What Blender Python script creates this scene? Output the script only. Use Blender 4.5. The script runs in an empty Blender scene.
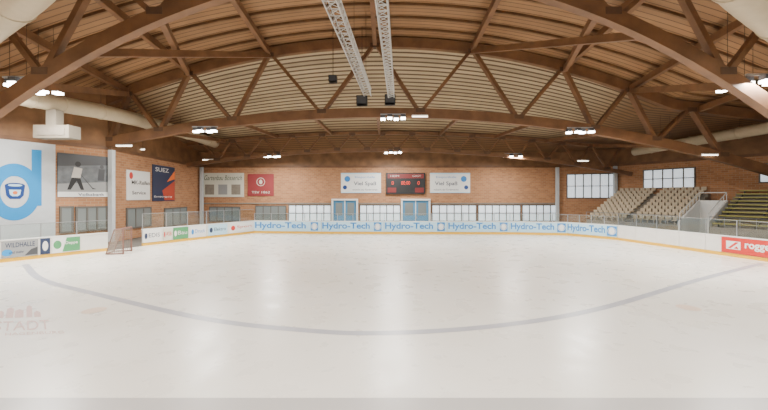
import bpy, math, random
from mathutils import Vector, Matrix
random.seed(4)
SC=bpy.context.scene.collection
H=3.6; F=340.0; HY=196.0
def link(o): SC.objects.link(o); return o
def lin(c):
    r=[]
    for v in c:
        v/=255.0
        r.append(v/12.92 if v<=0.04045 else ((v+0.055)/1.055)**2.4)
    return (r[0],r[1],r[2],1)
# ---------------------------------------------------------------- materials
MATS={}
def pm(name,col,rough=.6,metal=0,emit=None,es=0,noise=0,nscale=3,spec=.5):
    if name in MATS: return MATS[name]
    m=bpy.data.materials.new(name); m.use_nodes=True; nt=m.node_tree; b=nt.nodes['Principled BSDF']
    c=lin(col); b.inputs['Base Color'].default_value=c
    b.inputs['Roughness'].default_value=rough; b.inputs['Metallic'].default_value=metal
    b.inputs['Specular IOR Level'].default_value=spec
    if emit: b.inputs['Emission Color'].default_value=lin(emit); b.inputs['Emission Strength'].default_value=es
    if noise:
        tc=nt.nodes.new('ShaderNodeTexCoord'); n=nt.nodes.new('ShaderNodeTexNoise'); n.inputs['Scale'].default_value=nscale; n.inputs['Detail'].default_value=4
        r=nt.nodes.new('ShaderNodeValToRGB')
        r.color_ramp.elements[0].position=.3; r.color_ramp.elements[1].position=.7
        r.color_ramp.elements[0].color=(c[0]*(1-noise),c[1]*(1-noise),c[2]*(1-noise),1)
        r.color_ramp.elements[1].color=(min(1,c[0]*(1+noise)),min(1,c[1]*(1+noise)),min(1,c[2]*(1+noise)),1)
        nt.links.new(tc.outputs['Object'],n.inputs['Vector']); nt.links.new(n.outputs[0],r.inputs[0]); nt.links.new(r.outputs[0],b.inputs['Base Color'])
    MATS[name]=m; return m
def N(nt,t): return nt.nodes.new(t)
wood=pm('glulam_wood',(110,77,50),.55,noise=.25,nscale=1.2)
wood_dk=pm('dark_wood',(82,59,41),.6,noise=.25,nscale=1.5)
wood_md=pm('purlin_wood',(104,75,49),.6,noise=.2,nscale=1.5)
wood_wall=pm('wood_cladding',(124,90,60),.65,noise=.3,nscale=1.0)
white=pm('white_plastic',(226,226,222),.45)
boardm=pm('board_white',(222,220,214),.4,noise=.06,nscale=2)
yellow=pm('kick_yellow',(222,172,30),.5)
steel=pm('galvanised_steel',(165,168,170),.35,.8)
alu=pm('aluminium',(190,190,188),.4,.5)
duct=pm('duct_beige',(180,166,140),.55,noise=.05)
unitm=pm('unit_grey_beige',(128,120,106),.6)
wire=pm('dark_cable',(70,56,44),.7)
red=pm('sign_red',(196,44,36),.45)
dred=pm('banner_red',(140,52,54),.6)
ored=pm('poster_orange_red',(176,66,46),.5)
blue=pm('sign_blue',(34,120,190),.45)
lblue=pm('logo_blue',(0,134,200),.45)
dblue=pm('logo_dark_blue',(12,56,124),.45)
sky=pm('sign_sky',(178,214,232),.4)
black=pm('black',(22,22,24),.5)
dgrey=pm('dark_grey',(62,64,68),.5)
mgrey=pm('mid_grey',(96,100,104),.5,noise=.3,nscale=2.5)
grey=pm('grey',(140,142,142),.6)
conc=pm('concrete',(132,124,112),.85,noise=.1)
plaster=pm('plaster_white',(192,196,198),.8,noise=.04)
green=pm('sign_green',(70,140,90),.5)
dgreen=pm('dark_green',(40,76,56),.5)
navy=pm('sign_navy',(34,48,78),.5)
orange=pm('orange',(226,110,40),.5)
seatm=pm('seat_wood',(188,172,146),.5,noise=.1)
yel2=pm('bench_yellow',(152,146,74),.55)
doorb=pm('door_blue',(74,138,180),.5)
winfr=pm('window_frame_grey',(96,92,86),.5)
redposts=pm('goal_frame',(122,88,76),.45)
netm=pm('net_cord',(146,132,120),.8)
lamp=pm('lamp_glow',(255,255,250),.4,emit=(255,250,240),es=22)
tube=pm('tube_glow',(255,250,235),.4,emit=(255,246,225),es=6)
led=pm('led_red',(220,60,40),.4,emit=(255,50,30),es=.25)
scored=pm('score_maroon',(110,30,30),.5)
scorew=pm('score_label',(190,184,176),.5)
cream=pm('banner_cream',(206,204,188),.6)
day=pm('daylight_pane',(225,235,242),.2,emit=(228,238,248),es=.8)
dayd=pm('dim_pane',(112,118,116),.12,emit=(170,178,178),es=.12)
icetext=pm('ice_paint_red',(224,188,176),.3)
iceline=pm('ice_paint_line',(186,186,192),.3,noise=.06,nscale=1.5)
icespot=pm('ice_paint_spot',(238,214,192),.3)
iceband=pm('seam_band_grey',(190,186,182),.3)
rub=pm('walkway_grey',(110,106,100),.8,noise=.1)
g=bpy.data.materials.new('rink_glass'); g.use_nodes=True; nt=g.node_tree; nt.nodes.clear()
o_=N(nt,'ShaderNodeOutputMaterial'); mx=N(nt,'ShaderNodeMixShader'); tr=N(nt,'ShaderNodeBsdfTransparent'); gl=N(nt,'ShaderNodeBsdfGlossy')
tr.inputs[0].default_value=(.93,.96,.95,1); gl.inputs['Roughness'].default_value=.08; mx.inputs[0].default_value=.05
nt.links.new(tr.outputs[0],mx.inputs[1]); nt.links.new(gl.outputs[0],mx.inputs[2]); nt.links.new(mx.outputs[0],o_.inputs[0])
glass=g
# ice
m=bpy.data.materials.new('ice'); m.use_nodes=True; nt=m.node_tree; b=nt.nodes['Principled BSDF']
tc=N(nt,'ShaderNodeTexCoord'); n1=N(nt,'ShaderNodeTexNoise'); n1.inputs['Scale'].default_value=.22; n1.inputs['Detail'].default_value=5
r1=N(nt,'ShaderNodeValToRGB'); r1.color_ramp.elements[0].position=.3; r1.color_ramp.elements[0].color=lin((238,232,219)); r1.color_ramp.elements[1].position=.7; r1.color_ramp.elements[1].color=lin((252,248,238))
n2=N(nt,'ShaderNodeTexNoise'); n2.inputs['Scale'].default_value=1.3; n2.inputs['Detail'].default_value=6
mr=N(nt,'ShaderNodeMapRange'); mr.inputs[3].default_value=.16; mr.inputs[4].default_value=.44
bp=N(nt,'ShaderNodeBump'); bp.inputs['Strength'].default_value=.05; n3=N(nt,'ShaderNodeTexNoise'); n3.inputs['Scale'].default_value=5
for n in (n1,n2,n3): nt.links.new(tc.outputs['Object'],n.inputs['Vector'])
nt.links.new(n1.outputs[0],r1.inputs[0]); nt.links.new(r1.outputs[0],b.inputs['Base Color']); nt.links.new(n2.outputs[0],mr.inputs[0]); nt.links.new(mr.outputs[0],b.inputs['Roughness'])
nt.links.new(n3.outputs[0],bp.inputs['Height']); nt.links.new(bp.outputs[0],b.inputs['Normal'])
b.inputs['Specular IOR Level'].default_value=.6
ice=m
# brick (object x,z)
m=bpy.data.materials.new('brick'); m.use_nodes=True; nt=m.node_tree; b=nt.nodes['Principled BSDF']
tc=N(nt,'ShaderNodeTexCoord'); sp=N(nt,'ShaderNodeSeparateXYZ'); cb=N(nt,'ShaderNodeCombineXYZ'); br=N(nt,'ShaderNodeTexBrick')
nt.links.new(tc.outputs['Object'],sp.inputs[0]); nt.links.new(sp.outputs[0],cb.inputs[0]); nt.links.new(sp.outputs[2],cb.inputs[1]); nt.links.new(cb.outputs[0],br.inputs['Vector'])
br.inputs['Color1'].default_value=lin((180,128,88)); br.inputs['Color2'].default_value=lin((154,108,75)); br.inputs['Mortar'].default_value=lin((168,140,112))
br.inputs['Scale'].default_value=1; br.inputs['Brick Width'].default_value=.5; br.inputs['Row Height'].default_value=.2; br.inputs['Mortar Size'].default_value=.015
nt.links.new(br.outputs[0],b.inputs['Base Color']); b.inputs['Roughness'].default_value=.85
brick=m
# ceiling planks / slats by UV.y
def banded(name,ca,cb_,cnt,gapfrac,ramp=None):
    m=bpy.data.materials.new(name); m.use_nodes=True; nt=m.node_tree; b=nt.nodes['Principled BSDF']
    def M(op,a=None,bv=None):
        n=N(nt,'ShaderNodeMath'); n.operation=op
        for i,v in enumerate((a,bv)):
            if v is None: continue
            if isinstance(v,(int,float)): n.inputs[i].default_value=v
            else: nt.links.new(v,n.inputs[i])
        return n.outputs[0]
    uv=N(nt,'ShaderNodeTexCoord'); sp=N(nt,'ShaderNodeSeparateXYZ'); nt.links.new(uv.outputs['UV'],sp.inputs[0])
    so=N(nt,'ShaderNodeSeparateXYZ'); nt.links.new(uv.outputs['Object'],so.inputs[0])
    mu=M('MULTIPLY',sp.outputs[1],cnt); fr=M('FRACT',mu); gt=M('GREATER_THAN',fr,gapfrac); fl=M('FLOOR',mu)
    wn=N(nt,'ShaderNodeTexWhiteNoise'); wn.noise_dimensions='1D'; nt.links.new(fl,wn.inputs['W'])
    no=N(nt,'ShaderNodeTexNoise'); no.inputs['Scale'].default_value=.6; nt.links.new(uv.outputs['Object'],no.inputs['Vector'])
    hv=M('MULTIPLY',M('ADD',wn.outputs[0],no.outputs[0]),.5)
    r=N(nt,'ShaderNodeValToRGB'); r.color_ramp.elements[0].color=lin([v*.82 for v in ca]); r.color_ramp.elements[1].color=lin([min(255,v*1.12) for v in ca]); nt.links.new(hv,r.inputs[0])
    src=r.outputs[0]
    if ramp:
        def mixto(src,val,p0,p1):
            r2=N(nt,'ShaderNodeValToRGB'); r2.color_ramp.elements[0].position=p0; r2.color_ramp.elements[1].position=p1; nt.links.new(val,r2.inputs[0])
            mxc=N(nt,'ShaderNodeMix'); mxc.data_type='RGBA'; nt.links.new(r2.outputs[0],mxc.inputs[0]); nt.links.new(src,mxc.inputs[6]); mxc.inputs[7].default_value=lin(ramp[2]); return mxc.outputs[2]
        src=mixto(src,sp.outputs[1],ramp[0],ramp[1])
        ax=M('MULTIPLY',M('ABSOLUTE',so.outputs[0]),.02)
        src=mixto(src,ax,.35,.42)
    mc=N(nt,'ShaderNodeMix'); mc.data_type='RGBA'; nt.links.new(gt,mc.inputs[0]); mc.inputs[6].default_value=lin(cb_); nt.links.new(src,mc.inputs[7])
    nt.links.new(mc.outputs[2],b.inputs['Base Color']); b.inputs['Roughness'].default_value=.7
    return m
planks=banded('ceiling_planks',(142,107,73),(82,60,42),90,.14)
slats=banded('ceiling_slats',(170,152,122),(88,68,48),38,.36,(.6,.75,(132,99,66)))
# ---------------------------------------------------------------- mesh builder
class MB:
    def __init__(s): s.v=[]; s.f=[]
    def box(s,x0,x1,y0,y1,z0,z1):
        i=len(s.v); s.v+=[(x,y,z) for z in (z0,z1) for y in (y0,y1) for x in (x0,x1)]
        s.f+=[tuple(i+k for k in q) for q in ((0,2,3,1),(4,5,7,6),(0,1,5,4),(2,6,7,3),(0,4,6,2),(1,3,7,5))]; return s
    def sweep(s,pts,w,h,up=Vector((0,0,1))):
        pts=[Vector(p) for p in pts]; i0=len(s.v); n=len(pts)
        for k,p in enumerate(pts):
            t=(pts[min(k+1,n-1)]-pts[max(k-1,0)]).normalized(); sd=t.cross(up)
            if sd.length<1e-3: sd=Vector((1,0,0))
            sd.normalize(); u=sd.cross(t).normalized()
            for a,c in ((-1,-1),(1,-1),(1,1),(-1,1)): s.v.append(tuple(p+sd*(w/2*a)+u*(h/2*c)))
        for k in range(n-1):
            a=i0+4*k
            for j in range(4): s.f.append((a+j,a+(j+1)%4,a+4+(j+1)%4,a+4+j))
        s.f.append((i0+3,i0+2,i0+1,i0)); e=i0+4*(n-1); s.f.append((e,e+1,e+2,e+3)); return s
    def cyl(s,a,b,r,n=10,r2=None):
        a=Vector(a);b=Vector(b);t=(b-a).normalized(); sd=t.orthogonal().normalized(); u=t.cross(sd); i=len(s.v); r2=r if r2 is None else r2
        for p,rr in ((a,r),(b,r2)):
            for k in range(n):
                an=2*math.pi*k/n; s.v.append(tuple(p+(sd*math.cos(an)+u*math.sin(an))*rr))
        for k in range(n): s.f.append((i+k,i+(k+1)%n,i+n+(k+1)%n,i+n+k))
        s.f.append(tuple(i+n-1-k for k in range(n))); s.f.append(tuple(i+n+k for k in range(n))); return s
    def tube(s,pts,r,n=16):
        pts=[Vector(p) for p in pts]; i0=len(s.v); m=len(pts)
        for k,p in enumerate(pts):
            t=(pts[min(k+1,m-1)]-pts[max(k-1,0)]).normalized(); sd=t.cross(Vector((0,0,1))).normalized(); u=sd.cross(t)
            for j in range(n):
                an=2*math.pi*j/n; s.v.append(tuple(p+(sd*math.cos(an)+u*math.sin(an))*r))
        for k in range(m-1):
            for j in range(n): a=i0+n*k; s.f.append((a+j,a+(j+1)%n,a+n+(j+1)%n,a+n+j))
        s.f.append(tuple(i0+n-1-j for j in range(n))); e=i0+n*(m-1); s.f.append(tuple(e+j for j in range(n))); return s
    def poly(s,pts):
        i=len(s.v); s.v+=[tuple(p) for p in pts]; s.f.append(tuple(range(i,i+len(pts)))); return s
    def ring(s,cx,cz,r0,r1,y,n=40,a0=0,a1=2*math.pi):
        i=len(s.v)
        for k in range(n+1):
            a=a0+(a1-a0)*k/n
            s.v.append((cx+r0*math.cos(a),y,cz+r0*math.sin(a))); s.v.append((cx+r1*math.cos(a),y,cz+r1*math.sin(a)))
        for k in range(n): s.f.append((i+2*k,i+2*k+1,i+2*k+3,i+2*k+2))
        return s
    def disc(s,cx,cz,rx,rz,y,n=32): return s.poly([(cx+rx*math.cos(2*math.pi*k/n),y,cz+rz*math.sin(2*math.pi*k/n)) for k in range(n)])
    def mesh(s,name,mat):
        me=bpy.data.meshes.new(name); me.from_pydata(s.v,[],s.f); me.materials.append(mat); me.update(); return me
def thing(name,label,cat,loc=(0,0,0),rz=0,group=None):
    o=bpy.data.objects.new(name,None); o.empty_display_size=.2; o.location=loc; o.rotation_euler=(0,0,rz)
    o['label']=label; o['category']=cat
    if group: o['group']=group
    return link(o)
def part(par,name,mb,mat,label=None,smooth=False):
    me=mb.mesh(name,mat) if isinstance(mb,MB) else mb
    if smooth:
        for p in me.polygons: p.use_smooth=True
    o=bpy.data.objects.new(name,me); o.parent=par
    if label: o['label']=label
    return link(o)
def solo(name,mb,mat,label,cat,loc=(0,0,0),rz=0,group=None,smooth=False):
    o=part(None,name,mb,mat,label,smooth); o.location=loc; o.rotation_euler=(0,0,rz); o['category']=cat
    if group: o['group']=group
    return o
def struct(name,mb,mat,loc=(0,0,0),rz=0):
    o=part(None,name,mb,mat); o.location=loc; o.rotation_euler=(0,0,rz); o['kind']='structure'; return o
def text(par,s,cx,cz,w,h,mat,y=-.03,flat=False,bold=.012,name='lettering',slant=0):
    cu=bpy.data.curves.new('t','FONT'); cu.body=s; cu.offset=bold; cu.resolution_u=3; cu.shear=slant
    to=bpy.data.objects.new('t',cu); link(to); bpy.context.view_layer.update()
    me=bpy.data.meshes.new_from_object(to.evaluated_get(bpy.context.evaluated_depsgraph_get())); bpy.data.objects.remove(to)
    xs=[v.co.x for v in me.vertices]; ys=[v.co.y for v in me.vertices]
    if not xs: return
    x0,x1,y0,y1=min(xs),max(xs),min(ys),max(ys); sx=w/(x1-x0); sy=h/(y1-y0)
    for v in me.vertices:
        a=(v.co.x-(x0+x1)/2)*sx+cx; c=(v.co.y-(y0+y1)/2)*sy+cz
        v.co=(a,c,y) if flat else (a,y,c)
    me.materials.clear(); me.materials.append(mat); me.name=name
    return part(par,name,me,mat)
# ---------------------------------------------------------------- plan of the hall (metres)
def ang(p,q): return math.atan2(q[1]-p[1],q[0]-p[0])
def dist(p,q): return math.hypot(q[0]-p[0],q[1]-p[1])
WL0=((-26.5,-8),(-26.5,14)); WL1=((-26.5,14),(-21,26)); WL2=((-21,26),(-22.7,42)); WF=((-22.7,42),(21.7,42)); WC=((21.7,42),(27.5,40)); WR=((27.5,40),(36.7,23.3)); WR2=((36.7,23.3),(36.7,-8))
def sight(seg,px,py):
    (ax,ay),(bx,by)=seg; L=dist(*seg); ux,uy=(bx-ax)/L,(by-ay)/L; k=(px-384)/F
    s=(k*ay-ax)/(ux-k*uy); d=ay+uy*s
    return s,H-(py-HY)*d/F
def roofA(x):
    a=abs(x); return 15.3-.0098*a*a if a<22 else 10.557-.12*(a-22)
def roofz(x,y):
    r=roofA(x)+.5
    if y>26: t=(y-26)/16.; r=r*(1-t)+9.0*t
    return r
WT=7.1
for nm,seg in (('wall_left',WL0),('wall_left',WL1),('wall_left',WL2),('wall_far',WF),('wall_right',WC),('wall_right',WR),('wall_right',WR2)):
    L=dist(*seg); struct(nm,MB().box(-.1,L+.1,0,.3,0,WT),brick,(*seg[0],0),ang(*seg))
    struct('trim_1',MB().box(-.1,L+.1,-.06,.3,WT,WT+.25),wood,(*seg[0],0),ang(*seg))
    struct(nm,MB().box(-.1,L+.1,.02,.32,WT+.25,12.5 if seg not in(WF,) else 9.6),wood_wall,(*seg[0],0),ang(*seg))
struct('floor',MB().box(-30,40,-12,46,-.3,-.04),rub)
def surf(xs,ys,fn,name,mat):
    v=[];f=[];uv=[]
    for j,y in enumerate(ys):
        for i,x in enumerate(xs): v.append((x,y,fn(x,y))); uv.append((i/(len(xs)-1),j/(len(ys)-1)))
    W=len(xs)
    for j in range(len(ys)-1):
        for i in range(W-1): a=j*W+i; f.append((a,a+W,a+W+1,a+1))
    me=bpy.data.meshes.new(name); me.from_pydata(v,[],f); l=me.uv_layers.new(name='UVMap')
    for lp in me.loops: l.data[lp.index].uv=uv[lp.vertex_index]
    me.materials.append(mat); o=bpy.data.objects.new(name,me); o['kind']='structure'; return link(o)
xs=[-30+i*1.0 for i in range(71)]
surf(xs,[-10+i*2.0 for i in range(19)],roofz,'ceiling',planks)
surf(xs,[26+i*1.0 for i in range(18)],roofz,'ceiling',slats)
# ---------------------------------------------------------------- ice
BL1=[(-23.6,16.4),(-20.7,18.3),(-18.1,22.3)]
BL2=[(-17.4,24.5),(-12.6,33.0)]
BF=[(-12.6,33.0),(-5.97,32.4),(0,32.2),(5.97,32.1),(11.8,31.9),(16.7,31.0),(19.1,27.8)]
BR=[(19.1,27.8),(21.35,16.9),(21.7,14.5)]
icep=[(-23.6,-6),(-23.6,16.4)]+BL1[1:]+BL2+BF[1:]+BR[1:]+[(21.7,-6)]
IC=thing('ice_surface','smooth pale ice sheet with painted lines inside the boards','ice rink')
part(IC,'ice_sheet',MB().poly([(x,y,0) for x,y in reversed(icep)]),ice)
def strip(pts,w,z=.004):
    mb=MB(); L=[];R=[]; P=[Vector((x,y,0)) for x,y in pts]; n=len(P)
    for k,p in enumerate(P):
        t=(P[min(k+1,n-1)]-P[max(k-1,0)]).normalized(); s=Vector((-t.y,t.x,0)); L.append(p+s*w/2); R.append(p-s*w/2)
    for k in range(n): mb.v+= [(L[k].x,L[k].y,z),(R[k].x,R[k].y,z)]
    for k in range(n-1): mb.f.append((2*k+1,2*k+3,2*k+2,2*k))
    return mb
def crom(pts,m=8):
    P=[Vector(p) for p in pts]; P=[2*P[0]-P[1]]+P+[2*P[-1]-P[-2]]; out=[]
    for k in range(1,len(P)-2):
        a,b,c,d=P[k-1:k+3]
        for j in range(m):
            t=j/m; out.append(.5*((2*b)+(c-a)*t+(2*a-5*b+4*c-d)*t*t+(3*b-a-3*c+d)*t**3))
    out.append(P[-2]); return out
lp=crom([(-18.9,17.9),(-14.8,14.7),(-10.4,12.4),(-5.4,10.03),(-2.3,9.15),(0,8.93),(3.2,9.45),(6.95,10.9),(13.5,14.6),(20.3,18.2)])
part(IC,'ice_strip',strip([(p.x,p.y) for p in lp],.28),iceline,'curved grey-blue painted line')
part(IC,'ice_strip',strip([(-12,5.83),(12,5.83)],.46),iceband,'wide pale grey band added for a panorama seam')  # added grey strip imitating a panorama stitching seam, not a rink marking
for cx,cy in ((-9.12,10.7),(9.8,10.95)):
    part(IC,'faceoff_spot',MB().poly([(cx+.32*math.cos(a*math.pi/10),cy+.32*math.sin(a*math.pi/10),.005) for a in range(20)]),icespot,'faded orange round spot')
e=thing('ice_marking','faded red town lettering slanted to face the camera with skyline emblem under the ice','ice marking',(-10.05,9.45,.006))
def shear_to_camera(me):   # shears lettering and emblem so they look upright from the camera
    for v in me.vertices: v.co=(v.co.x-1.05*v.co.y, v.co.y+.1*v.co.x, v.co.z)
shear_to_camera(text(e,'STADT',0,0,1.4,.7,icetext,y=0,flat=True,bold=.0).data)
shear_to_camera(text(e,'HAGENBURG',.3,-.56,1.4,.18,icetext,y=0,flat=True,bold=0).data)
mb=MB()
for x,w,h in ((-.62,.2,.5),(-.36,.2,.8),(-.1,.24,.6),(.18,.16,.95),(.4,.18,.4)): mb.poly([(x-w/2,.62,0),(x+w/2,.62,0),(x+w/2,.62+h,0),(x,.62+h+.15,0),(x-w/2,.62+h,0)])
shear_to_camera(part(e,'emblem',mb,icetext).data)
# ---------------------------------------------------------------- boards
def board_run(p,q,n,gtop,grp,label):
    L=dist(p,q); w=L/n; u=((q[0]-p[0])/L,(q[1]-p[1])/L)
    m1=MB().box(.01,w-.01,0,.12,.2,1.16).mesh('panel',boardm); m2=MB().box(0,w,-.02,.13,0,.2).mesh('kick_plate',yellow)
    m3=MB().box(0,w,-.03,.16,1.16,1.22).mesh('top_rail',white)
    m4=MB().box(.06,w-.01,.05,.065,1.22,gtop).mesh('glass_pane',glass)
    m5=MB().box(0,.05,.03,.09,1.22,gtop+.03).box(.05,w,.045,.07,gtop,gtop+.03).mesh('glass_post',steel)
    for i in range(n):
        o=thing('rink_board',label,'rink boards',(p[0]+u[0]*w*i,p[1]+u[1]*w*i,0),ang(p,q),grp)
        part(o,'panel',m1,boardm); part(o,'kick_plate',m2,yellow); part(o,'top_rail',m3,white)
        part(o,'glass_pane',m4,glass); part(o,'glass_post',m5,steel)
G='boards around the ice'
LB='white rink board panel with yellow kick plate and clear glass'
for a,b,n in ((BL1[0],BL1[1],2),(BL1[1],BL1[2],3)): board_run(a,b,n,2.0,G,LB)
board_run(BL2[0],BL2[1],6,2.3,G,LB)
for a,b in zip(BF,BF[1:]): board_run(a,b,4,1.9,G,LB)
board_run(BR[0],BR[1],7,2.15,G,LB); board_run(BR[1],BR[2],1,2.15,G,LB)
def ad(seg,px0,px1,bg,label,z0=.22,z1=1.14,y=-.05):
    s0=sight(seg,px0,200)[0]; s1=sight(seg,px1,200)[0]; L=dist(*seg); u=((seg[1][0]-seg[0][0])/L,(seg[1][1]-seg[0][1])/L); w=s1-s0
    o=thing('board_advertisement',label,'advertising sign',(seg[0][0]+u[0]*s0,seg[0][1]+u[1]*s0,0),ang(*seg))
    part(o,'panel',MB().box(0,w,y,y+.02,z0,z1),bg); return o,w
for a,b in zip(BF,BF[1:]):
    L=dist(a,b); o=thing('board_advertisement','pale blue banner with bold blue company lettering on the boards','advertising sign',(*a,0),ang(a,b),'blue lettered banners on the far boards')
    part(o,'panel',MB().box(.03,L-.03,-.05,-.03,.24,1.15),sky)
    wl=L*.76; text(o,'Hydro-Tech',wl/2+.1*L/6,.7,wl,.76,blue,y=-.06,bold=.028)
    x=L*.9; part(o,'logo',MB().poly([(x-.36,-.06,.3),(x+.36,-.06,.3),(x+.36,-.06,1.1),(x-.36,-.06,1.1)]),blue)
    part(o,'logo_mark',MB().disc(x,.7,.22,.26,-.066).ring(x,.7,.27,.31,-.066,20),white)
s1=(BL1[1],BL1[2]); s2=(BL2[0],BL2[1])
o,w=ad(s1,1,38,grey,'grey banner with dark script lettering and small picture'); text(o,'WILDHALLE',w*.5,.9,w*.8,.26,navy,y=-.06); text(o,'und mehr',w*.4,.5,w*.4,.14,navy,y=-.06)
part(o,'picture',MB().poly([(w*.62,-.055,.28),(w*.98,-.055,.28),(w*.98,-.055,.7),(w*.8,-.055,.6)]),dgrey); part(o,'logo',MB().disc(w*.15,.5,.2,.18,-.055),lblue)
o,w=ad(s1,40,50,navy,'small dark blue sign with white mark'); part(o,'logo',MB().disc(w/2,.7,.12,.28,-.055),white)
o,w=ad(s1,52,80,white,'white and green banner with lettering'); part(o,'stripe',MB().poly([(w*.35,-.055,.26),(w*.99,-.055,.26),(w*.99,-.055,1.1),(w*.5,-.055,1.1)]),green); text(o,'Deppe',w*.68,.75,w*.45,.22,white,y=-.06); part(o,'logo',MB().disc(w*.18,.7,.18,.25,-.055),green)
for a,b,bg,fg,t,lb in ((143,161,white,navy,'EDIS','white banner with dark blue lettering'),(163,172,cream,red,'ASB','cream banner with red lettering'),(173,188,green,white,'Bau','green banner with white lettering'),(190,206,white,blue,'Druck','white banner with blue lettering'),(208,227,sky,navy,'Elektro','pale blue banner with dark lettering'),(229,254,white,red,'Sport','white banner with red lettering')):
    o,w=ad(s2,a,b,bg,lb); text(o,t,w*.6,.72,w*.62,.3,fg,y=-.06,bold=.0); part(o,'logo',MB().disc(w*.14,.68,w*.08,.22,-.058),fg)
o,w=ad((BR[0],BR[1]),722,806,red,'bright red banner with white lettering and square logo')
part(o,'logo',MB().poly([(.25,-.058,.45),(.95,-.058,.45),(.95,-.058,.93),(.25,-.058,.93)]),white); part(o,'logo_mark',MB().poly([(.33,-.064,.5),(.48,-.064,.5),(.87,-.064,.88),(.7,-.064,.88)]).poly([(.62,-.064,.5),(.87,-.064,.5),(.77,-.064,.65)]),red)
tw=min(3.5,w-1.4); text(o,'roggemann',1.15+tw/2,.68,tw,.42,white,y=-.06,bold=.03)
# ---------------------------------------------------------------- hockey goal
gl=thing('hockey_goal','muted grey-brown ice hockey goal with worn net beside the boards','hockey goal',(-16.3,21.6,.001),math.radians(108)); gl.scale=(.85,.85,1.05)
mb=MB()
for x in (-.75,.75): mb.cyl((x,0,0),(x,0,1.5),.055); mb.cyl((x,0,1.5),(x,.55,1.45),.035); mb.tube([(x,0,.05),(x,.9,.05),(x*.8,1.1,.05)],.035,8); mb.cyl((x,.55,1.45),(x*.85,1.08,.06),.03)
mb.cyl((-.75,0,1.5),(.75,0,1.5),.055); mb.cyl((-.75,.55,1.45),(.75,.55,1.45),.03); mb.cyl((-.64,1.1,.05),(.64,1.1,.05),.035)
part(gl,'frame',mb,redposts)
mb=MB()
for i in range(13):
    x=-.75+.125*i; mb.cyl((x,.55,1.45),(x*.85,1.08,.06),.01,4); mb.cyl((x,0,1.5),(x,.55,1.45),.01,4)
for i in range(11):
    t=i/11; mb.cyl((-.75,.55+.53*t,1.45-1.39*t),(.75,.55+.53*t,1.45-1.39*t),.01,4)
for s in (-.75,.75):
    for i in range(11):
        z=.13*i+.06; mb.cyl((s,0,z),(s,.55+.5*(1.45-z)/1.45,z),.01,4)
    for i in range(6): mb.cyl((s,.13*i,0.05),(s,.13*i,1.47 if i<5 else 1.2),.01,4)
part(gl,'net',mb,netm)
# ---------------------------------------------------------------- wall signs, windows
def wsign(seg,px0,py0,px1,py1,bg,name,label,cat,th=.077,y=-.08):
    s0,_=sight(seg,px0,200); s1,_=sight(seg,px1,200); pc=(px0+px1)/2
    _,z1=sight(seg,pc,py0); _,z0=sight(seg,pc,py1); L=dist(*seg); u=((seg[1][0]-seg[0][0])/L,(seg[1][1]-seg[0][1])/L); sm=(s0+s1)/2
    o=thing(name,label,cat,(seg[0][0]+u[0]*sm,seg[0][1]+u[1]*sm,(z0+z1)/2),ang(*seg)); w=s1-s0; h=z1-z0
    part(o,'panel',MB().box(-w/2,w/2,y,y+th,-h/2,h/2),bg); return o,w,h
def window(seg,px0,py0,px1,py1,n,name,pane,rows=1,fr=winfr,t=.06):
    o,w,h=wsign(seg,px0,py0,px1,py1,pane,name,'','')
    del o['label']; del o['category']; o['kind']='structure'; mb=MB()
    mb.box(-w/2-t,w/2+t,-.13,0,-h/2-t,-h/2+t).box(-w/2-t,w/2+t,-.13,0,h/2-t,h/2+t)
    for i in range(n+1): x=-w/2+w*i/n; mb.box(x-t*.9,x+t*.9,-.125,0,-h/2,h/2)
    for j in range(1,rows): z=-h/2+h*j/rows; mb.box(-w/2,w/2,-.12,0,z-.04,z+.04)
    part(o,'frame',mb,fr)
WN=[0]
def win(*a,**k):
    WN[0]+=1; window(*a[:5],a[5],'window_%d'%WN[0],*a[6:],**k)
win(WC,567,174,617,198,6,day,2)
win(WR,644,169,695,188,5,day,2); win(WR,760,163,800,182,4,day,2)
for a,b,n in ((289,331,6),(360,400,6),(432,476,6),(478,520,6),(522,557,5)): win(WF,a,205,b,221,n,day,2,fr=winfr)
win(WF,210,207,240,221,4,dayd,1); win(WF,256,206,286,221,4,dayd,1)
win(WL1,60,207,72,232,1,dayd,1); win(WL1,76,207,106,230,3,dayd,1)
win(WL2,126,208,150,227,3,dayd,1); win(WL2,164,208,186,225,3,dayd,1)
for i,(a,b) in enumerate(((333,357),(402,429))):
    o,w,h=wsign(WF,a,200,b,226,doorb,'door_%d'%(i+1),'','',.137,-.14); del o['label']; del o['category']; o['kind']='structure'
    mb=MB().box(-w/2-.14,w/2+.14,-.35,0,h/2-.05,h/2+.15).box(-w/2-.14,-w/2+.07,-.35,0,-h/2,h/2).box(w/2-.07,w/2+.14,-.35,0,-h/2,h/2).box(-.06,.06,-.2,0,-h/2,h/2)
    part(o,'frame',mb,white); part(o,'glass_pane',MB().box(-w/2+.35,-.3,-.16,-.13,-.3,h/2-.35).box(.3,w/2-.35,-.16,-.13,-.3,h/2-.35),dayd); part(o,'handle',MB().box(.1,.16,-.22,-.15,-.7,-.4),steel)
struct('trim_2',MB().box(.1,44.3,-.1,0,2.6,2.75),conc,(*WF[0],0),0)
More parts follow.
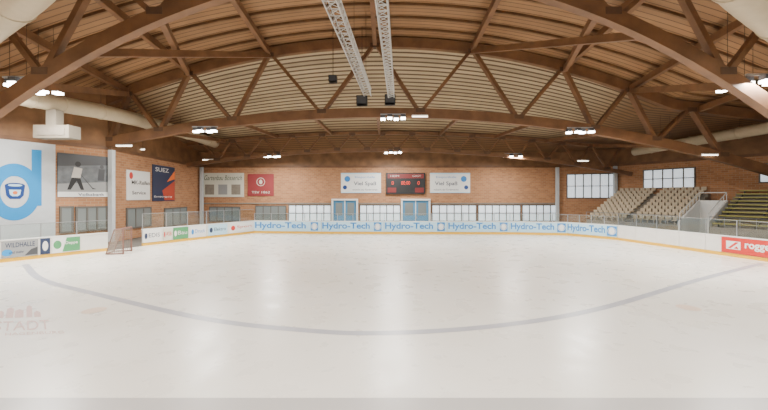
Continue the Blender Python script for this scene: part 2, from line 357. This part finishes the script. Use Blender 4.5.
# plaster wall with logo
s0,_=sight(WL1,-60,200); s1,_=sight(WL1,55,200); a=ang(*WL1)
struct('wall_left',MB().box(max(s0,.0),s1,-.05,0,0,WT-.02),plaster,(*WL1[0],0),a)
o,w,h=wsign(WL1,-16,148,46,222,plaster,'wall_emblem','big cyan letter d emblem on white plaster wall','wall sign',.02,-.07)
smid=(sight(WL1,-16,200)[0]+sight(WL1,46,200)[0])/2
def lx(px): return sight(WL1,px,200)[0]-smid
R=(lx(40)-lx(-14))/2; cx=lx(40)-R; zc=H-(192-HY)*21.3/F; cz=zc-o.location.z; x1=lx(41); x0=lx(31)
rz=1.78; mb=MB(); n=64
for k in range(n+1):
    t=2*math.pi*k/n; mb.v.append((cx+R*.54*math.cos(t),-.09,cz+rz*.56*math.sin(t))); mb.v.append((cx+R*math.cos(t),-.09,cz+rz*math.sin(t)))
for k in range(n): mb.f.append((2*k,2*k+1,2*k+3,2*k+2))
mb.poly([(x0,-.088,cz-rz*.5),(x1,-.088,cz-rz*.5),(x1,-.088,.5*h),(x0,-.088,.5*h)])
part(o,'emblem_letter',mb,lblue)
r=R*.38
mb=MB().poly([(cx-r,-.095,cz+r*.9),(cx-r*.85,-.095,cz-r*.5),(cx-r*.5,-.095,cz-r*.95),(cx+r*.5,-.095,cz-r*.95),(cx+r*.85,-.095,cz-r*.5),(cx+r,-.095,cz+r*.9)]).disc(cx,cz+r*.9,r,r*.35,-.097); part(o,'emblem_cup',mb,dblue)
part(o,'emblem_cup_face',MB().disc(cx,cz+r*.92,r*.7,r*.16,-.105).poly([(cx-r*.6,-.1,cz+r*.32),(cx-r*.5,-.1,cz-r*.35),(cx-r*.28,-.1,cz-r*.58),(cx+r*.28,-.1,cz-r*.58),(cx+r*.5,-.1,cz-r*.35),(cx+r*.6,-.1,cz+r*.32)]),sky)
part(o,'emblem_dot',MB().disc(cx,cz-.1*r,r*.24,r*.24,-.11),orange)
# posters
o,w,h=wsign(WL1,57,155,111,197,mgrey,'poster','large grey photo banner of an ice hockey player on brick wall','poster')
part(o,'picture_ice',MB().poly([(-.5*w,-.085,-.38*h),(.5*w,-.085,-.38*h),(.5*w,-.085,-.12*h),(-.5*w,-.085,-.2*h)]),grey)
part(o,'picture_backdrop',MB().poly([(-.5*w,-.085,.2*h),(.5*w,-.085,.3*h),(.5*w,-.085,.5*h),(-.5*w,-.085,.5*h)]),dgrey)
part(o,'picture_figure',MB().poly([(-.27*w,-.09,-.05*h),(-.11*w,-.09,-.07*h),(-.07*w,-.09,.17*h),(-.22*w,-.09,.2*h)]),scorew)
part(o,'picture_figure',MB().disc(-.15*w,.27*h,.17,.19,-.091),black)
part(o,'picture_figure',MB().poly([(-.34*w,-.09,-.33*h),(-.28*w,-.09,-.33*h),(-.14*w,-.09,-.05*h),(-.26*w,-.09,-.05*h)]).poly([(-.1*w,-.09,-.33*h),(-.04*w,-.09,-.33*h),(-.11*w,-.09,-.05*h),(-.2*w,-.09,-.05*h)]),black)
part(o,'picture_stick',MB().poly([(-.12*w,-.092,.06*h),(.12*w,-.092,-.28*h),(.2*w,-.092,-.31*h),(.12*w,-.092,-.31*h),(-.1*w,-.092,.02*h)]),black)
part(o,'picture_figure',MB().poly([(.22*w,-.09,-.1*h),(.34*w,-.09,-.1*h),(.36*w,-.09,.18*h),(.24*w,-.09,.18*h)]).disc(.3*w,.24*h,.12,.14,-.09),dgrey)
part(o,'caption_band',MB().box(-w/2,w/2,-.09,-.081,-h/2,-.38*h),white); text(o,'Volksbank',.1*w,-.44*h,w*.5,.2,navy,y=-.1)
o,w,h=wsign(WL2,126,171,149,200,white,'poster','white poster with black and red logo and lettering','poster'); text(o,'MK-Reifen',.08*w,.1*h,w*.8,.35,black,y=-.09); part(o,'logo',MB().disc(-.34*w,.32*h,.25,.3,-.09),red); text(o,'Service',0,-.25*h,w*.6,.3,dgrey,y=-.09)
o,w,h=wsign(WL2,152,166,174,201,navy,'poster','dark blue poster with orange red diagonal shapes','poster')
part(o,'graphic',MB().poly([(0,-.085,-.48*h),(.49*w,-.085,-.48*h),(.49*w,-.085,.1*h),(-.1*w,-.085,-.2*h)]),ored); part(o,'graphic',MB().poly([(.1*w,-.087,.05*h),(.49*w,-.087,.15*h),(.49*w,-.087,.4*h)]),orange); text(o,'SUEZ',-.1*w,.38*h,.6*w,.4,white,y=-.09); text(o,'Entsorgung',-.05*w,-.38*h,.8*w,.22,white,y=-.095,bold=0)
o,w,h=wsign(WF,203,173,244,197,cream,'banner','cream banner with dark green script above muted photo panels','banner'); text(o,'Gartenbau Bösserich',0,.3*h,w*.92,.6,dgreen,y=-.09,slant=.3,bold=0)
for i in range(3): part(o,'picture',MB().box((-.44+.32*i)*w,(-.22+.32*i)*w,-.09,-.082,-.4*h,.02*h),(conc,grey,conc)[i])
o,w,h=wsign(WF,248,174,274,196,dred,'banner','dark red banner with white round emblem','banner'); part(o,'emblem',MB().ring(0,.14*h,.45,.52,-.09),cream); part(o,'emblem',MB().disc(0,.14*h,.2,.28,-.09),cream); text(o,'TSV 1862',0,-.33*h,w*.7,.28,cream,y=-.09,bold=0)
for a,b,sg in ((341,381,-1),(430,470,1)):
    o,w,h=wsign(WF,a,173,b,193,white,'banner','white banner with blue greeting lettering and blue picture','banner'); text(o,'Viel Spaß',.1*w*-sg,-.05*h,w*.56,.6,navy,y=-.09,bold=.01)
    text(o,'wünscht der Förderverein',.1*w*-sg,-.33*h,w*.62,.22,navy,y=-.09,bold=0); text(o,'Eissporthalle',.1*w*-sg,.28*h,w*.5,.3,blue,y=-.09,bold=0)
    part(o,'graphic',MB().disc(.34*w*sg,.2*h,.36,.36,-.09),blue); part(o,'graphic',MB().disc(.4*w*sg,-.22*h,.26,.26,-.09),dblue)
    part(o,'border',MB().box(-w/2,w/2,-.09,-.081,.44*h,.5*h).box(-w/2,w/2,-.09,-.081,-.5*h,-.46*h),sky)
o,w,h=wsign(WF,386,173,425,194,black,'scoreboard','black electronic scoreboard with dark red header and red digits','scoreboard',.297,-.3)
part(o,'header_panel',MB().box(-w*.46,w*.46,-.32,-.3,.24*h,.45*h),scored); text(o,'HEIM',-.28*w,.35*h,w*.22,.22,scorew,y=-.33,bold=0); text(o,'GAST',.28*w,.35*h,w*.22,.22,scorew,y=-.33,bold=0)
for i,t in enumerate(('0','00:00','0')): text(o,t,(-.33+.33*i)*w,.02*h,(.28,1.1,.28)[i],.45,led,y=-.33,name='digit',bold=0)
for q in (-.46,.24): part(o,'side_panel',MB().box(q*w,(q+.22)*w,-.32,-.3,-.43*h,-.2*h),scored)
for x,y in ((-20.75,25.9),(-22.2,41.4),(21.2,41.6),(27.0,39.7)):
    c=thing('wall_column','slender pale painted column against the brick wall','column',(x,y,0),0,'wall columns'); part(c,'shaft',MB().box(-.16,.16,-.16,.16,.15,WT),plaster); part(c,'base_plate',MB().box(-.25,.25,-.25,.25,-.04,.15),conc)
# ---------------------------------------------------------------- trusses
def arc(fn,x0,x1,y,n=40): return [(x0+(x1-x0)*i/n,y,fn(x0+(x1-x0)*i/n)) for i in range(n+1)]
def truss(y,zt,zb,x0,x1,tops,bots,ht,hb,wd,label):
    t=thing('roof_truss',label,'roof truss',(0,y,0),0,'arched timber roof trusses')
    part(t,'top_chord',MB().sweep(arc(zt,x0,x1,0),wd,ht),wood); part(t,'bottom_chord',MB().sweep(arc(zb,x0,x1,0),wd,hb),wood)
    nodes=sorted([(x,1) for x in tops]+[(x,0) for x in bots])
    for (xa,ka),(xb,kb) in zip(nodes,nodes[1:]):
        if ka==kb: continue
        za=zt(xa) if ka else zb(xa); zc=zt(xb) if kb else zb(xb)
        part(t,'diagonal_brace',MB().sweep([(xa,0,za),(xb,0,zc)],wd*.6,ht*.58,Vector((0,1,0))),wood)
    for x,k in nodes:
        z=zt(x)-ht*.3 if k else zb(x)+hb*.3; part(t,'gusset_plate',MB().box(x-.35,x+.35,-wd/2-.02,wd/2+.02,z-.16,z+.16),wood_dk)
    return t
k26=26/F
zA=lambda x: roofA(x); zB=lambda x: 9.95-.0051*x*x
LT='brown glued timber truss with arched chords and diagonal braces'
truss(26,zA,zB,-21.2,33,[(p-384)*k26 for p in (130,190,270,375,472,563,628,690)],[(p-384)*k26 for p in (110,160,233,322,420,518,594,655,722)],.75,.72,.4,LT)
zA0=lambda x: min(roofA(x),15.0)-.15; zB0=lambda x:13.6-.021*x*x
truss(15,zA0,zB0,-19.5,19.5,[-17.5,-12.5,-7.5,-2.5,2.5,7.5,12.5,17.5],[-19,-15,-10,-5,0,5,10,15,19],.5,.6,.4,LT)
zA2=lambda x: roofz(x,37.5)-.35; zB2=lambda x: 8.7-.0036*x*x
truss(37.5,zA2,zB2,-21.7,27.3,[-20+3.3*i for i in range(15)],[-18.35+3.3*i for i in range(14)],.32,.42,.3,LT)
def beam(a,b,w,h,lb='brown timber brace running under the plank roof',nm='roof_brace',mt=wood,grp='timber braces under the roof'):
    c=(Vector(a)+Vector(b))/2
    return solo(nm,MB().sweep([tuple(Vector(a)-c),tuple(Vector(b)-c)],w,h),mt,lb,'roof beam',tuple(c),0,grp)
for x in (-19.4,-14.8,-8.7,-.7,6.7,13.7,18.7,24):
    beam((x,25.7,zA(x)-.1),(x*.93,15.3,zA0(x*.93)),.3,.42)
for xa,xb in ((-14.8,-10),(-8.7,-13),(13.7,9.5),(6.7,11.5),(-19.4,-15.5),(18.7,15.5)):
    beam((xa,25.7,zA(xa)-.3),(xb,15.3,zB0(xb)),.28,.36)
for x in (-17.1,-11.5,-5.6,-.5,6.0,11.9,17.3,22.5):
    beam((x,26.3,zB(x)+.1),(x*1.02,37.2,zA2(x*1.02)-.1),.22,.3,'brown timber brace between two roof trusses')
for i in range(6):
    y=16.6+i*1.6
    solo('purlin',MB().sweep([(p[0],0,p[2]+.4) for p in arc(roofA,-25,33,0)],.12,.16),wood_md,'thin wooden purlin curved under the plank ceiling','roof beam',(0,y,0),0,'purlins under the ceiling')
def lattice(a,b,w,lb):
    a=Vector(a);b=Vector(b); t=thing('lighting_truss',lb,'lighting truss',tuple(a)); d=b-a; ax=d.normalized(); sd=ax.cross(Vector((0,0,1))).normalized()*w/2; up=Vector((0,0,w/2)); mb=MB(); m2=MB(); n=int(d.length/w)
    cs=[sd+up,sd-up,-sd-up,-sd+up]
    for c in cs: mb.cyl(c,c+d,.03,8)
    for i in range(n):
        p=d*i/n; q=d*(i+1)/n
        for j in range(4):
            c,e=cs[j],cs[(j+1)%4]; m2.cyl(p+c,(q+e) ,.016,5); m2.cyl(p+c,p+e,.016,5)
    part(t,'main_tube',mb,alu); part(t,'cross_tube',m2,alu)
    for k in (.15,.5,.92):
        p=d*k; part(t,'suspension_cable',MB().cyl(p+up,(p.x,p.y,roofz(a.x+p.x,a.y+p.y)-a.z),.012,5),wire)
lattice((-1.95,11.5,10.7),(-1.13,23.5,10.75),.48,'silver aluminium lattice truss hung from the roof')
lattice((-.1,11.5,10.5),(.5,23.5,10.6),.4,'silver aluminium lattice truss hung from the roof')
def speaker(px,py,d,s,lb):
    x=(px-384)*d/F; z=H-(py-HY)*d/F; t=thing('loudspeaker',lb,'loudspeaker',(x,d,z),0,'hanging loudspeakers')
    part(t,'cabinet',MB().poly([(-s,-s,-s),(s,-s,-s),(s,s,-s*.6),(-s,s,-s*.6)]).box(-s,s,-s,s,-s*.6,s),black); part(t,'grille',MB().box(-s*.85,s*.85,-s-.02,-s,-s*.5,s*.9),dgrey); part(t,'bracket',MB().cyl((0,0,s),(0,0,roofz(x,d)-z),.025,6),wire)
speaker(333,80,24.4,.28,'small grey loudspeaker hanging on a rod'); speaker(362,102,24.4,.38,'black loudspeaker cabinet hanging at the lattice truss end'); speaker(390,101,24.4,.38,'black loudspeaker cabinet hanging at the lattice truss end')
# floodlights
def flood(px,py,d,n=4,sp=.5,pw=1300,top=None):
    x=(px-384)*d/F; z=H-(py-HY)*d/F; t=thing('floodlight_cluster','row of bright white floodlights on a hanging bar','floodlights',(x,d,z),0,'ceiling floodlights'); W=sp*(n-1)/2
    part(t,'bar',MB().box(-W-.2,W+.2,-.05,.05,.28,.36),steel)
    zt=(top(x) if top else roofz(x,d))-z
    for sx in (-W*.8,W*.8): part(t,'hanger',MB().cyl((sx,0,.3),(sx,0,max(zt,.45)),.012,5),wire)
    for i in range(n):
        c=-W+sp*i; yy=-.15 if i%2 else .15
        hs=part(t,'housing',MB().box(c-.17,c+.17,yy-.14,yy+.14,.03,.26),dgrey); part(hs,'lens',MB().box(c-.17,c+.17,yy-.17,yy+.14,-.09,.03),lamp)
    l=bpy.data.lights.new('floodlight_lamp','AREA'); l.shape='RECTANGLE'; l.size=2.0; l.size_y=1.0; l.energy=pw; l.color=(1,.965,.91)
    lo=bpy.data.objects.new('floodlight_lamp',l); lo.parent=t; lo.location=(0,0,-.12); link(lo)
for a in ((205,131,25.5),(393,118.5,25.5),(580,132,25.5)): flood(*a,top=lambda x:zB(x)-.3)
for a in ((272,156.5,37.4),(393,152.5,37.4),(513,156.5,37.4)): flood(*a,top=lambda x:zB2(x)-.2)
for a in ((18,84,16,3),(46,92,18,3),(736,89,16,3),(762,82,15,3)): flood(*a)
for x,y in ((-9,4),(0,4),(9,4)): flood(384+x*F/y,HY-(11-H)*F/y,y)  # extra floodlight rows out of view overhead, added to light the near hall
# strip lights
for px,py,d,tp in ((124,146,25.8,zB),(138,149.5,30,None),(208,160,37.4,zB2),(665,146,29,None),(710,155,25.6,zB),(583,161,37.4,zB2),(420,116.5,25.5,zB)):
    x=(px-384)*d/F; z=H-(py-HY)*d/F; t=thing('strip_light','long white fluorescent strip light hung under the roof','strip light',(x,d,z),0,'fluorescent strip lights')
    part(t,'housing',MB().box(-.6,.6,-.06,.06,.03,.12),white); part(t,'tube',MB().cyl((-.58,0,0),(.58,0,0),.045,8),tube)
    zt=(tp(x) if tp else roofz(x,d))-z
    for q in (-.4,.4): part(t,'hanger',MB().cyl((q,0,.1),(q,0,max(zt,.3)),.008,4),wire)
# ducts
def ductrun(pts,r,lb):
    P=crom([Vector(p) for p in pts],6); c=Vector(pts[0]); P=[p-c for p in P]; t=thing('air_duct',lb,'air duct',tuple(c)); part(t,'pipe',MB().tube(P,r,20),duct,smooth=True)
    for k in range(2,len(P)-1,4): ax=(P[k+1]-P[k-1]).normalized(); part(t,'flange',MB().cyl(P[k]-ax*.05,P[k]+ax*.05,r+.04,20),duct)
    for k in range(3,len(P)-1,7): p=P[k]+c; part(t,'hanger',MB().cyl(P[k]+Vector((0,0,r)),(P[k].x,P[k].y,roofz(p.x,p.y)-c.z),.012,5),wire)
ductrun([(-20.2,18.6,9.1),(-19.9,21,9.25),(-19.2,25,9.45),(-19,33,9.6),(-18.9,38,9.5)],.5,'beige round ventilation duct running along the brick wall')
ductrun([(-20.5,16.4,10.0),(-17.0,14.0,10.2),(-11.6,11.2,10.7),(-8.5,9,10.9)],.7,'large beige round ventilation duct close under the roof')
ductrun([(8.5,9,10.9),(11.6,11.2,10.7),(17.0,14.0,10.2),(21.5,16.6,10.0)],.66,'large beige round ventilation duct close under the roof')
ductrun([(26.5,36,8.3),(27.9,31,8.55),(28.2,25,8.6),(28,20,8.6)],.44,'beige round ventilation duct above the grandstand')
t=thing('ventilation_unit','grey beige boxy ventilation unit hung under the round duct','ventilation unit',(-19.7,20.4,7.45))
part(t,'casing',MB().box(-.95,1.15,-.4,.4,-.42,.34),unitm); part(t,'neck',MB().box(-.35,.25,-.25,.25,.34,1.3),unitm); part(t,'louvre',MB().box(-.7,.9,-.43,-.4,-.26,.18),conc)
# ---------------------------------------------------------------- grandstand
ga=ang(*WR); GP=WR[0]; NR=10; dy=.66; dz=.3; zb=1.1; y0=-6.75; XA=8.3; XB=10.2
st=thing('grandstand','stepped concrete grandstand behind the rink boards','grandstand',(*GP,0),ga)
mb=MB()
for i in range(NR): mb.box(.3,XA,y0+dy*i,y0+dy*(i+1) if i<NR-1 else -.1,-.04,zb+dz*i); mb.box(XB,17.5,y0+dy*i,y0+dy*(i+1) if i<NR-1 else -.1,-.04,zb+dz*i)
mb.box(XA,XB,y0+dy*6,-.1,-.04,zb+dz*6)
part(st,'steps',mb,conc)
mb=MB(); ye=y0+dy*6
for x in (XA-.05,XB-.1):
    i=len(mb.v); pr=[(y0-.1,-.03),(ye,-.03),(ye,zb+2.1),(y0-.1,zb+.35)]
    mb.v+=[(x,y,z) for y,z in pr]+[(x+.16,y,z) for y,z in pr]; mb.f+=[(i,i+1,i+2,i+3),(i+7,i+6,i+5,i+4),(i,i+4,i+5,i+1),(i+1,i+5,i+6,i+2),(i+2,i+6,i+7,i+3),(i+3,i+7,i+4,i)]
mb.box(XA-.05,XB+.06,ye-.1,ye+.1,-.03,zb+2.1); part(st,'entrance_wall',mb,white)
mb=MB()
for x in (XA+.03,XB-.02):
    mb.cyl((x,y0,zb+1.0),(x,ye,zb+2.8),.04,6)
    for k in range(7): mb.cyl((x,y0+dy*k,zb+.35+.29*k),(x,y0+dy*k,zb+1.0+.3*k),.025,5)
mb.cyl((XA+.03,ye,zb+2.8),(XB-.02,ye,zb+2.8),.04,6)
part(st,'railing',mb,white)
mb=MB()
for a,b in ((.3,XA-.1),(XB+.1,17.4)):
    mb.cyl((a,y0-.05,zb+.8),(b,y0-.05,zb+.8),.03,6); n=int((b-a)/.8)
    for k in range(n+1): x=a+(b-a)*k/n; mb.cyl((x,y0-.05,zb),(x,y0-.05,zb+.8),.022,5)
part(st,'front_railing',mb,steel)
ms=MB().box(-.2,.2,-.2,.16,.3,.36).box(-.03,.03,-.05,.05,0,.3).mesh('seat',seatm); mk=MB().box(-.2,.2,.16,.2,.38,.7).box(-.16,-.12,.15,.18,.32,.41).box(.12,.16,.15,.18,.32,.41).mesh('backrest',seatm)
ca,sa=math.cos(ga),math.sin(ga)
def gloc(x,y,z): return (GP[0]+ca*x-sa*y,GP[1]+sa*x+ca*y,z)
for i in range(NR):
    for j in range(15):
        if j==7: continue
        o=thing('stadium_chair','beige wooden stadium chair bolted on a concrete step','chair',gloc(.55+.52*j,y0+dy*i+.4,zb+dz*i+.002),ga,'chairs on the grandstand')
        part(o,'seat',ms,seatm); part(o,'backrest',mk,seatm)
BLn=17.3-XB-.2; mben=MB().box(0,BLn,-.2,.2,.22,.32).mesh('plank',yel2)
mleg=MB().box(-.03,.03,-.12,.12,0,.22).mesh('leg',dgrey)
for i in range(NR):
    o=thing('bench','long olive-yellow painted bench on a concrete step','bench',gloc(XB+.2,y0+dy*i+.36,zb+dz*i+.002),ga,'yellow benches on the grandstand'); part(o,'plank',mben,yel2)
    for k in range(4): l=part(o,'leg',mleg,dgrey); l.location=(.3+k*(BLn-.6)/3,0,0)
# ---------------------------------------------------------------- light / camera
w=bpy.data.worlds.new('World'); bpy.context.scene.world=w; w.use_nodes=True; bg=w.node_tree.nodes['Background']; bg.inputs[0].default_value=(1,.985,.955,1); bg.inputs[1].default_value=1.0
cam=bpy.data.cameras.new('camera'); co=link(bpy.data.objects.new('camera',cam)); co.location=(0,0,H); co.rotation_euler=(math.pi/2,0,0)
cam.sensor_width=36; cam.lens=36*F/768; cam.shift_y=-(205-HY)/768; cam.clip_end=300; bpy.context.scene.camera=co
